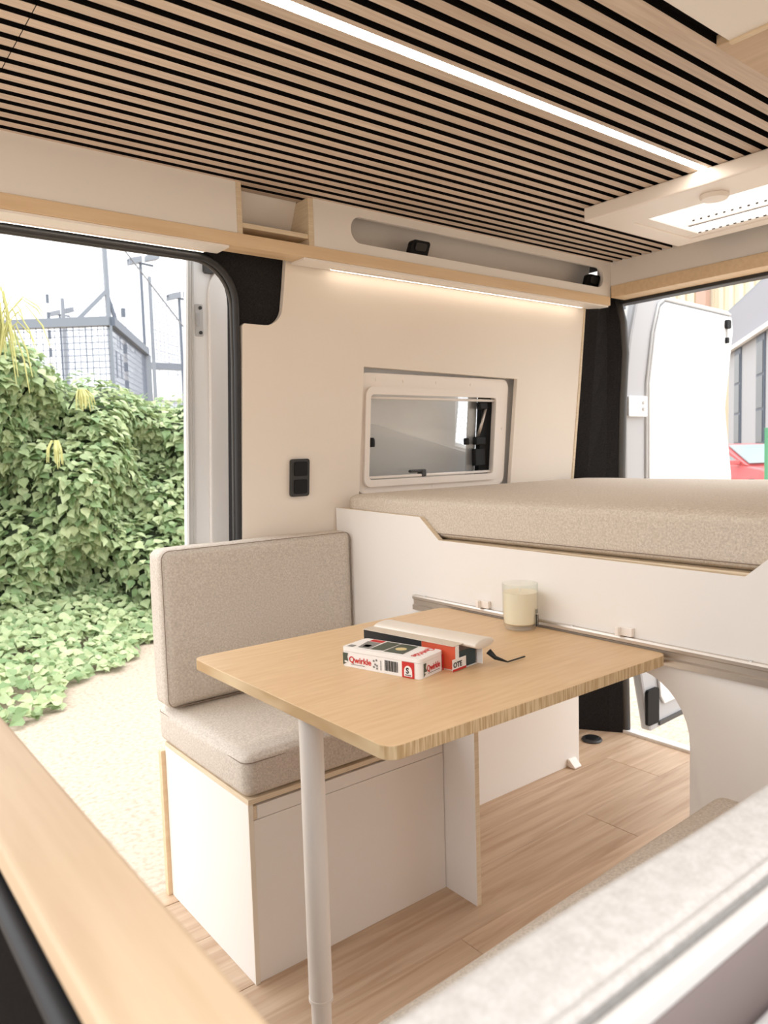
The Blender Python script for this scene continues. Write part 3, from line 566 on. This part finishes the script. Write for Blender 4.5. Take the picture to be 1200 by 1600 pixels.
# hedge
tx = [-2.0, .6, 1.55, 1.97, 2.15, 2.65, 3.2, 3.8, 5.5]; tz = [2.42, 2.42, 2.36, 2.28, 2.03, 2.03, 1.84, 1.78, 1.7]
topz = lambda x: np.interp(x, tx, tz)
bump = lambda x, z: .24*np.sin(x*2.9+1.6*z)+.20*np.sin(x*4.7-3.3*z+1)+.09*np.sin(x*7.3+z*6.1+.7)+.06*np.sin(z*9.+x*2.1)
def hface(x, z): return 7.05+.16*(x-1.5)+.18*np.maximum(z, 0)-bump(x, z)+.9*np.clip((z-topz(x)+.45)/.45, 0, 1.2)**2
P, Nn = [], []
N_ = 11500
xs = np.where(rng.random(N_) < .78, rng.uniform(1.0, 3.9, N_), rng.uniform(-2, 5.4, N_)); zs = -.45+rng.random(N_)**.9*(topz(xs)+.45+.04)
e = .03
ysf = hface(xs, zs); gx = (hface(xs+e, zs)-ysf)/e; gz = (hface(xs, zs+e)-ysf)/e
nn = np.stack([gx, -np.ones(N_), gz], 1); nn /= np.linalg.norm(nn, axis=1, keepdims=True); nn = nn*.8+np.array([0, 0, .55])
pp = np.stack([xs, ysf, zs], 1)+nn*rng.uniform(-.10, .06, N_)[:, None]
fr = leaf_frames(pp, nn, rng.uniform(.055, .115, N_), .8, .35)
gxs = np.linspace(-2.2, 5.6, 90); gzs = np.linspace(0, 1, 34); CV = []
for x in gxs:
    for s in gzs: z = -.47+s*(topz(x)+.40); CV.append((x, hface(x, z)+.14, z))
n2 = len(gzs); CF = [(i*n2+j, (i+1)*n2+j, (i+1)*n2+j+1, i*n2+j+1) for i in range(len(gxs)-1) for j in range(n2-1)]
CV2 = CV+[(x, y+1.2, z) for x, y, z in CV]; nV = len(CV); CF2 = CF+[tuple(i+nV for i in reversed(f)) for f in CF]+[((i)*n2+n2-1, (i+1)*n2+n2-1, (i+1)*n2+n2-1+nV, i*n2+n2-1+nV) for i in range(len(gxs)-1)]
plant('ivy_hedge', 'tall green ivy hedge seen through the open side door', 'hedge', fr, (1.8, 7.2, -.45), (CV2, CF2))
# creeping ivy on the ground in front
N_ = 3600; ed = lambda x: np.interp(x, [-2, .3, .99, 1.68, 2.34, 3.2, 5], [3.2, 4.3, 4.86, 5.6, 6.25, 7.1, 8.4])
xs = np.where(rng.random(N_) < .8, rng.uniform(.6, 3.3, N_), rng.uniform(-2, 4.5, N_)); back = 7.25+.16*(xs-1.5); y0 = ed(xs)+.12*np.sin(xs*9)+.06*np.sin(xs*23)
ok = back > y0; xs, back, y0 = xs[ok], back[ok], y0[ok]; q = rng.random(len(xs))**1.1; ysg = y0+q*(back-y0)
zsg = -.44+.03+np.minimum(.35, .28*q)+rng.uniform(0, .06, len(xs))*(.4+q)
fr = leaf_frames(np.stack([xs, ysg, zsg], 1), np.tile([0, -.45, .9], (len(xs), 1)), rng.uniform(.05, .10, len(xs)), .25, .35)
plant('creeping_ivy', 'low creeping ivy on the ground at the foot of the hedge', 'ivy', fr, (1.8, 6.2, -.45))
# yellow tassels
YEL = noise_col(mat('yellow_tassel', srgb(196, 192, 130), .8), srgb(176, 176, 110), nscale=20)
def tassel(x, y, z, h, wd, n, label, upw=0):
    t = thing('seed_tassel', label, 'plant', (x, y, z), None); parts = []
    for i in range(n):
        a, b = rng.normal(0, wd), rng.normal(0, wd*.6); s = rng.uniform(.6, 1)
        parts.append(tubeg([(x, y, z), (x+a*.5, y+b*.5-.03, z+upw*s*.7+.02), (x+a, y+b-.05, z+upw*s-h*.3*s), (x+a*1.15, y+b-.06, z+upw*s-h*s)], [.005, .006, .007, .003], 5))
    V, Fc = join(parts); put('strands', V, Fc, YEL, t); tube('stem', [(x, y+.35, z-.12), (x, y+.1, z-.01), (x, y, z+.005)], .008, CORE, t, 6)
tassel(1.80, 6.72, 1.30, .22, .035, 14, 'hanging yellow seed tassel on the hedge, lower of the two')
tassel(2.06, 6.85, 1.74, .17, .05, 16, 'hanging yellow seed tassel on the hedge, upper of the two')
pl = thing('grass_plume', 'tall yellow-green grassy plume above the hedge at the left edge', 'plant', (1.36, 6.5, 1.9)); parts = []
for i in range(46):
    a, b, h = rng.normal(0, .10), rng.normal(0, .05), rng.uniform(.25, .58); dr = rng.uniform(.1, .55)
    parts.append(tubeg([(1.36, 6.5, 1.95), (1.36+a*.5, 6.5+b, 1.95+h*.75), (1.36+a, 6.5+b, 1.95+h), (1.36+a*1.5, 6.48+b, 1.95+h-dr*.5), (1.36+a*1.7, 6.47+b, 1.95+h-dr)], [.006, .005, .006, .007, .003], 5))
V, Fc = join(parts); put('strands', V, Fc, YEL, pl); tube('stem', [(1.36, 6.9, 1.6), (1.36, 6.6, 1.8), (1.36, 6.5, 1.97)], .012, CORE, pl, 6)
# sports cage
GALV = mat('galvanised_steel', srgb(132, 138, 146), .5, .2); GALVD = mat('dark_steel', srgb(98, 106, 118), .5, .2); NETM = mat('net_grey', srgb(104, 112, 126), .7)
def bar(nm, a, b, wd, mt, par):
    a, b = Vector(a), Vector(b); d = (b-a).normalized(); s = d.cross(Vector((0, 0, 1))); s = s.normalized() if s.length > .05 else Vector((1, 0, 0)); q = d.cross(s)
    V = [tuple(p+s*i*wd/2+q*j*wd/2) for p in (a, b) for i, j in ((-1, -1), (1, -1), (1, 1), (-1, 1))]
    return put(nm, V, [(0, 1, 2, 3), (4, 5, 6, 7), (0, 1, 5, 4), (1, 2, 6, 5), (2, 3, 7, 6), (3, 0, 4, 7)], mt, par)
def net(nm, a, b, z0, z1, sp, par, th=.006, top=None):
    a, b = Vector(a), Vector(b); L_ = (b-a).length; d = (b-a)/L_; parts = []; top = top or (lambda s: z1)
    for s in np.arange(0, L_, sp): p = a+d*s; parts.append(boxg(p.x-th/2, p.x+th/2, p.y-th/2, p.y+th/2, z0, top(s/L_)))
    for z in np.arange(z0, z1, sp):
        ss = [s for s in np.linspace(0, 1, 40) if top(s) >= z]
        if len(ss) < 2: continue
        p, q_ = a+d*ss[0]*L_, a+d*ss[-1]*L_; V = [(p.x, p.y, z), (q_.x, q_.y, z), (q_.x, q_.y, z+th), (p.x, p.y, z+th), (p.x+th, p.y+th, z), (q_.x+th, q_.y+th, z), (q_.x+th, q_.y+th, z+th), (p.x+th, p.y+th, z+th)]
        parts.append((V, [(0, 1, 2, 3), (4, 5, 6, 7), (0, 1, 5, 4), (3, 2, 6, 7), (0, 3, 7, 4), (1, 2, 6, 5)]))
    V, Fc = join(parts); o = put(nm, V, Fc, NETM, par); o['kind'] = 'stuff'; return o
cg = thing('sports_cage', 'grey steel sports cage with mesh sides beyond the hedge', 'cage', (3.57, 10.36, -.45))
bar('top_beam', (1.0, 12.6, 3), (3.57, 10.36, 3), .12, GALV, cg); bar('top_beam', (3.57, 10.36, 3), (5.085, 13.04, 3), .12, GALVD, cg)
bar('post', (5.085, 13.04, -.45), (5.085, 13.04, 2.94), .12, GALV, cg); bar('post', (3.57, 10.36, -.45), (3.57, 10.36, 2.94), .035, GALV, cg); bar('rail', (4.3, 11.65, 2.05), (5.085, 13.04, 2.05), .05, GALVD, cg)
net('mesh_side', (1.0, 12.6, 0), (3.57, 10.36, 0), .6, 2.95, .085, cg, .008); net('mesh_side', (3.57, 10.36, 0), (5.085, 13.04, 0), .6, 2.95, .085, cg, .008)
mast = thing('mast', 'tall grey mast with two slanting braces behind the sports cage', 'mast', (4.1, 12, -.45))
bar('pole', (4.13, 12, -.45), (4.10, 12, 6.0), .055, GALV, mast); bar('brace', (3.62, 12, 3.25), (4.1, 12, 3.75), .06, GALV, mast); bar('brace', (4.32, 12.05, 3.05), (4.11, 12.02, 3.72), .045, GALVD, mast)
cg2 = thing('sports_cage', 'smaller far sports cage with a pale beam, right of the tall mast', 'cage', (7.3, 18.5, -.45))
bar('top_beam', (7.17, 18.5, 3.44), (10.4, 18.5, 3.44), .16, GALV, cg2); bar('post', (7.26, 18.5, -.45), (7.26, 18.5, 3.35), .08, GALV, cg2); net('mesh_side', (7.17, 18.5, 0), (10.4, 18.5, 0), .6, 3.35, .12, cg2)
for nm, x, yy, z1, l in (('net_screen', 6.40, 16., 5.02, 'hanging net screen on a grey post right of the tall mast'), ('net_screen', 4.58, 16., 4.38, 'hanging net screen on a post left of the tall mast')):
    t = thing(nm, l, 'net', (x, yy, -.45)); bar('post', (x, yy, -.45), (x, yy, z1), .06, GALV, t)
    net('netting', (x, yy, 0), (x+1.9, yy+1.8, 0), 3.0, z1, .07, t, .007, top=lambda s, z1=z1: z1-.95*s)
net_t = thing('net_screen', 'very large pale net stretched behind the tall mast', 'net', (4.1, 12, 3)); net('netting', (4.15, 12.5, 0), (6.65, 14.9, 0), 3.0, 5.1, .09, net_t, .005, top=lambda s: 5.1-1.3*s)
bar('edge_rope', (4.15, 12.5, 5.1), (6.65, 14.9, 3.8), .02, GALV, net_t)
def flood(x, yy, z1, z0, l, s=1):
    t = thing('floodlight', l, 'floodlight', (x, yy, z0), 'floodlights beyond the hedge'); bar('pole', (x, yy, z0), (x, yy, z1), .05*s, GALVD, t); bar('arm', (x-.28*s, yy, z1+.05), (x+.28*s, yy, z1), .04*s, GALVD, t)
    for dx in (-.26, .12): put('lamp_head', [(p[0], p[1], p[2]+(p[0]-x)*.3) for p in boxg(x+dx*s, x+(dx+.26)*s, yy-.12, yy+.08, z1+.03, z1+.16*s)[0]], boxg(0, 1, 0, 1, 0, 1)[1], GALV, t)
flood(6.22, 16, 5.25, -.45, 'floodlight on a thin pole just right of the tall mast'); flood(7.05, 16, 4.60, -.45, 'floodlight on a thin pole beside the white door edge')
flood(7.9, 28, 6.2, -.45, 'faint distant floodlight left of the tall mast', 1.2); flood(3.9, 28, 6.2, -.45, 'faint distant floodlight near the left edge plume', 1.2)
def striped(x, yy, z0, z1, l):
    t = thing('striped_pole', l, 'pole', (x, yy, z0), 'banded poles by the cage'); n = 28
    for i in range(n): bar('band', (x, yy, z0+(z1-z0)*i/n), (x, yy, z0+(z1-z0)*(i+1)/n-.002), .05, (GALVD if i % 2 else PAPER), t)
striped(4.30, 16, -.45, 4.43, 'short banded pole left of the tall mast'); striped(4.42, 12.2, -.45, 3.55, 'short banded pole right of the tall mast')
t = thing('chain_link_fence', 'chain-link fence seen in the gap at the right of the side window', 'fence', (9.4, 10, -.45))
bar('post', (8.2, 10, -.45), (8.2, 10, 2.4), .06, GALV, t); bar('post', (11.6, 10, -.45), (11.6, 10, 2.4), .06, GALV, t); parts = []
for k in np.arange(-2.8, 3.4, .10):
    for sg in (-1, 1):
        x0_ = k if sg > 0 else 3.4-k; a0_ = max(0, k); b0_ = min(3.4, k+2.8)
        if b0_ <= a0_: continue
        za, zb_ = a0_-k, b0_-k; xa, xb = (a0_, b0_) if sg > 0 else (3.4-a0_, 3.4-b0_)
        parts.append(tubeg([(8.2+xa, 10, -.43+za), (8.2+xb, 10, -.43+zb_)], .0045, 4))
V, Fc = join(parts); put('mesh_wires', V, Fc, GALV, t)['kind'] = 'stuff'
FARB = mat('pale_blue_render', srgb(196, 206, 220), .9); FARW = mat('pale_render', srgb(214, 212, 208), .9); FARC = mat('cream_cladding', srgb(222, 212, 188), .9); GREYW = mat('grey_cladding', srgb(168, 168, 170), .9); GREYR = mat('grey_roof_sheet', srgb(150, 150, 156), .8); WIN = mat('dark_pane', srgb(92, 98, 104), .3); BRICK = mat('brick_chimney', srgb(190, 158, 142), .9)
t = thing('far_building', 'long low pale blue building far behind the sports cage', 'building', (20, 60, -.45)); box('wall', -20, 45, 60, 70, -.45, 5.8, FARB, t, bevel=0); box('roof', -20.5, 45.5, 59.6, 70.4, 5.82, 6.3, FARW, t, bevel=0)
# rear street
t = thing('shed_building', 'grey shed with a deep parapet and tall windows behind the open rear door', 'building', (33, 15, -.45))
e0, e1 = np.array((35., 18.06)), np.array((21.9, 8.25)); dn = (e1-e0)/np.linalg.norm(e1-e0); nr = np.array((-dn[1], dn[0])); nr = nr if nr@np.array((1, 0.)) > 0 else -nr; zE, zR, dp = 4.75, 7.4, 5.0
def SB(s, d, z): p = e0+dn*s+nr*d; return (p[0], p[1], z)
Ls = np.linalg.norm(e1-e0)
put('wall', [SB(s, d, z) for s in (0, Ls) for d in (0, dp) for z in (-.45, 5.27)], boxg(0, 1, 0, 1, 0, 1)[1], GREYW, t)
put('parapet', [SB(s, d, z) for s in (-.05, Ls+.05) for d in (-.08, dp) for z in (5.272, 7.09)], boxg(0, 1, 0, 1, 0, 1)[1], GREYR, t)
bar('gutter', SB(-.35, -.2, 5.25), SB(Ls, -.2, 5.25), .17, FARW, t); bar('coping', SB(-.2, -.02, 7.14), SB(Ls, -.02, 7.14), .10, GALV, t)
for s in (1.7, 6.2, 10.4):
    f = put('window', [SB(s_, d, z) for s_ in (s, s+1.4) for d in (-.06, -.005) for z in (.9, 5.15)], boxg(0, 1, 0, 1, 0, 1)[1], GALVD, t)
    for zz in (1.1, 2.4, 3.7): put('pane', [SB(s_, d, z) for s_ in (s+.15, s+1.25) for d in (-.09, -.065) for z in (zz, zz+1.2)], boxg(0, 1, 0, 1, 0, 1)[1], WIN, f)
t = thing('warehouse', 'cream corrugated warehouse rising behind the grey shed', 'building', (46, 26, -.45)); box('wall', 44, 60, 20.5, 27.6, -.45, 10.8, FARC, t, bevel=0)
V, Fc = join([boxg(43.85, 43.99, yy, yy+.25, -.45, 10.8) for yy in np.arange(20.6, 27.4, .6)]); put('cladding_ribs', V, Fc, FARC, t)['kind'] = 'stuff'; box('parapet', 43.8, 60, 20.3, 27.8, 10.82, 11.1, FARW, t, bevel=0)
t = thing('chimney', 'brick-red square stack beside the cream warehouse', 'chimney', (42.4, 23.7, -.45)); box('stack', 43.15, 43.7, 23.7, 24.3, -.45, 11.2, BRICK, t, bevel=0); box('cap', 43.1, 43.75, 23.6, 24.4, 11.22, 11.5, GREYR, t, bevel=0)
t = thing('house', 'white house front with a grid of windows left of the open rear door', 'building', (34, 26, -.45)); box('wall', 34, 37, 22.6, 31, -.45, 10.5, FARW, t, bevel=0)
for zz in np.arange(1.0, 9.8, 1.15):
    for yy in np.arange(22.8, 26.8, .9): f = box('window', 33.93, 33.995, yy, yy+.72, zz, zz+.9, PAPER, t, bevel=0); box('pane', 33.9, 33.925, yy+.06, yy+.66, zz+.06, zz+.84, WIN, f, bevel=0)
for a, b, l in (((16, 15.5, 7.2), (15, 2, 4.6), 'upper thin overhead cable behind the rear door'), ((16, 15.0, 6.7), (15, 2, 4.1), 'lower thin overhead cable behind the rear door')):
    A_, B_ = Vector(a), Vector(b); tag(tube('cable', [tuple(A_.lerp(B_, s)-Vector((0, 0, 1.2*s*(1-s)))) for s in np.linspace(0, 1, 12)], .016, GALVD, None, 5), l, 'cable')
GRN = mat('green_paint', srgb(84, 146, 110), .5)
t = thing('green_post', 'green metal fence post in front of the red car', 'post', (15.4, 7.16, -.45)); bar('post', (15.4, 7.16, -.45), (15.4, 7.16, 1.36), .06, GRN, t); bar('cap', (15.4, 7.16, 1.362), (15.4, 7.16, 1.40), .07, GRN, t)
# cars
REDC = mat('red_car_paint', srgb(196, 96, 96), .35); CGL = mat('car_glass', srgb(150, 164, 164), .2); TYRE = mat('tyre', (.02, .02, .02), .8); LAMP = mat('headlamp', srgb(236, 236, 236), .2)
def car(x, y, ang, label):
    t = thing('car', label, 'car', (x, y, -.45), 'red parked cars'); c, s_ = math.cos(ang), math.sin(ang)
    W_ = lambda p: (x+p[0]*c-p[1]*s_, y+p[0]*s_+p[1]*c, -.45+p[2])
    def loft(nm, secs, mt, par, **k):
        n = len(secs[0]); V = [W_(p) for q in secs for p in q]; Fc = [(i*n+j, i*n+(j+1) % n, (i+1)*n+(j+1) % n, (i+1)*n+j) for i in range(len(secs)-1) for j in range(n)]+[tuple(range(n)), tuple(range((len(secs)-1)*n, len(secs)*n))]
        return put(nm, V, Fc, mt, par, **k)
    def sec(px, w, z0, z1): return [(px, -w*.9, z0), (px, -w, (z0+z1)/2), (px, -w*.92, z1), (px, w*.92, z1), (px, w, (z0+z1)/2), (px, w*.9, z0)]
    bd = loft('body', [sec(-2.05, .70, .35, .85), sec(-1.9, .82, .25, .98), sec(-1.0, .88, .22, 1.0), (sec(.7, .88, .22, .98)), sec(1.5, .86, .22, .88), sec(1.95, .78, .25, .74), sec(2.1, .66, .32, .62)], REDC, t, bevel=.04, smooth=False)
    cabin = [(-1.95, .98), (-1.55, 1.42), (-.9, 1.53), (.0, 1.50), (1.05, .95)]
    loft('cabin', [[(px, -w, z) for px, z in cabin]for w in (.80,)]+[[(px*.985, -w2, z) for px, z in cabin] for w2 in (.62 if False else .70,)]+[[(px*.985, .70, z) for px, z in cabin]]+[[(px, .80, z) for px, z in cabin]], REDC, t, bevel=.03)
    put('windscreen', [W_(p) for p in ((.10, -.66, 1.475), (.10, .66, 1.475), (1.0, .72, 1.0), (1.0, -.72, 1.0), (.12, -.66, 1.50), (.12, .66, 1.50), (1.03, .72, 1.02), (1.03, -.72, 1.02))], [(0, 1, 2, 3), (4, 5, 6, 7), (0, 1, 5, 4), (1, 2, 6, 5), (2, 3, 7, 6), (3, 0, 4, 7)], CGL, t)
    for sg in (-1, 1):
        put('side_window', [W_((px, sg*w, z)) for w in (.79, .815) for px, z in ((-1.6, 1.03), (-1.35, 1.40), (-.1, 1.42), (.75, 1.03))], [(0, 1, 2, 3), (4, 5, 6, 7), (0, 1, 5, 4), (1, 2, 6, 5), (2, 3, 7, 6), (3, 0, 4, 7)], CGL, t)
        put('headlamp', [W_(p) for p in boxg(1.78, 2.0, sg*.62-.16, sg*.62+.16, .58, .72)[0]], boxg(0, 1, 0, 1, 0, 1)[1], LAMP, t)
        put('mirror', [W_(p) for p in boxg(.62, .82, sg*.94-.09, sg*.94+.09, .98, 1.1)[0]], boxg(0, 1, 0, 1, 0, 1)[1], REDC, t, bevel=.02)
        for px in (-1.25, 1.3):
            V = [W_((px+.31*math.cos(a), sg*.80+d, .31+.31*math.sin(a))) for d in (-.09, .09) for a in np.linspace(0, 2*math.pi, 20, endpoint=False)]; put('wheel', V, [(j, (j+1) % 20, 20+(j+1) % 20, 20+j) for j in range(20)]+[tuple(range(20)), tuple(range(20, 40))], TYRE, t)
    put('grille', [W_(p) for p in boxg(2.06, 2.12, -.4, .4, .38, .52)[0]], boxg(0, 1, 0, 1, 0, 1)[1], TYRE, t)
car(21.0, 10.3, math.atan2(-.94, -.45), 'red car parked behind the open rear door, left of the green post'); car(16.8, 12.3, math.atan2(-.3, .95), 'red car glimpsed in the gap between black pillar and rear door')
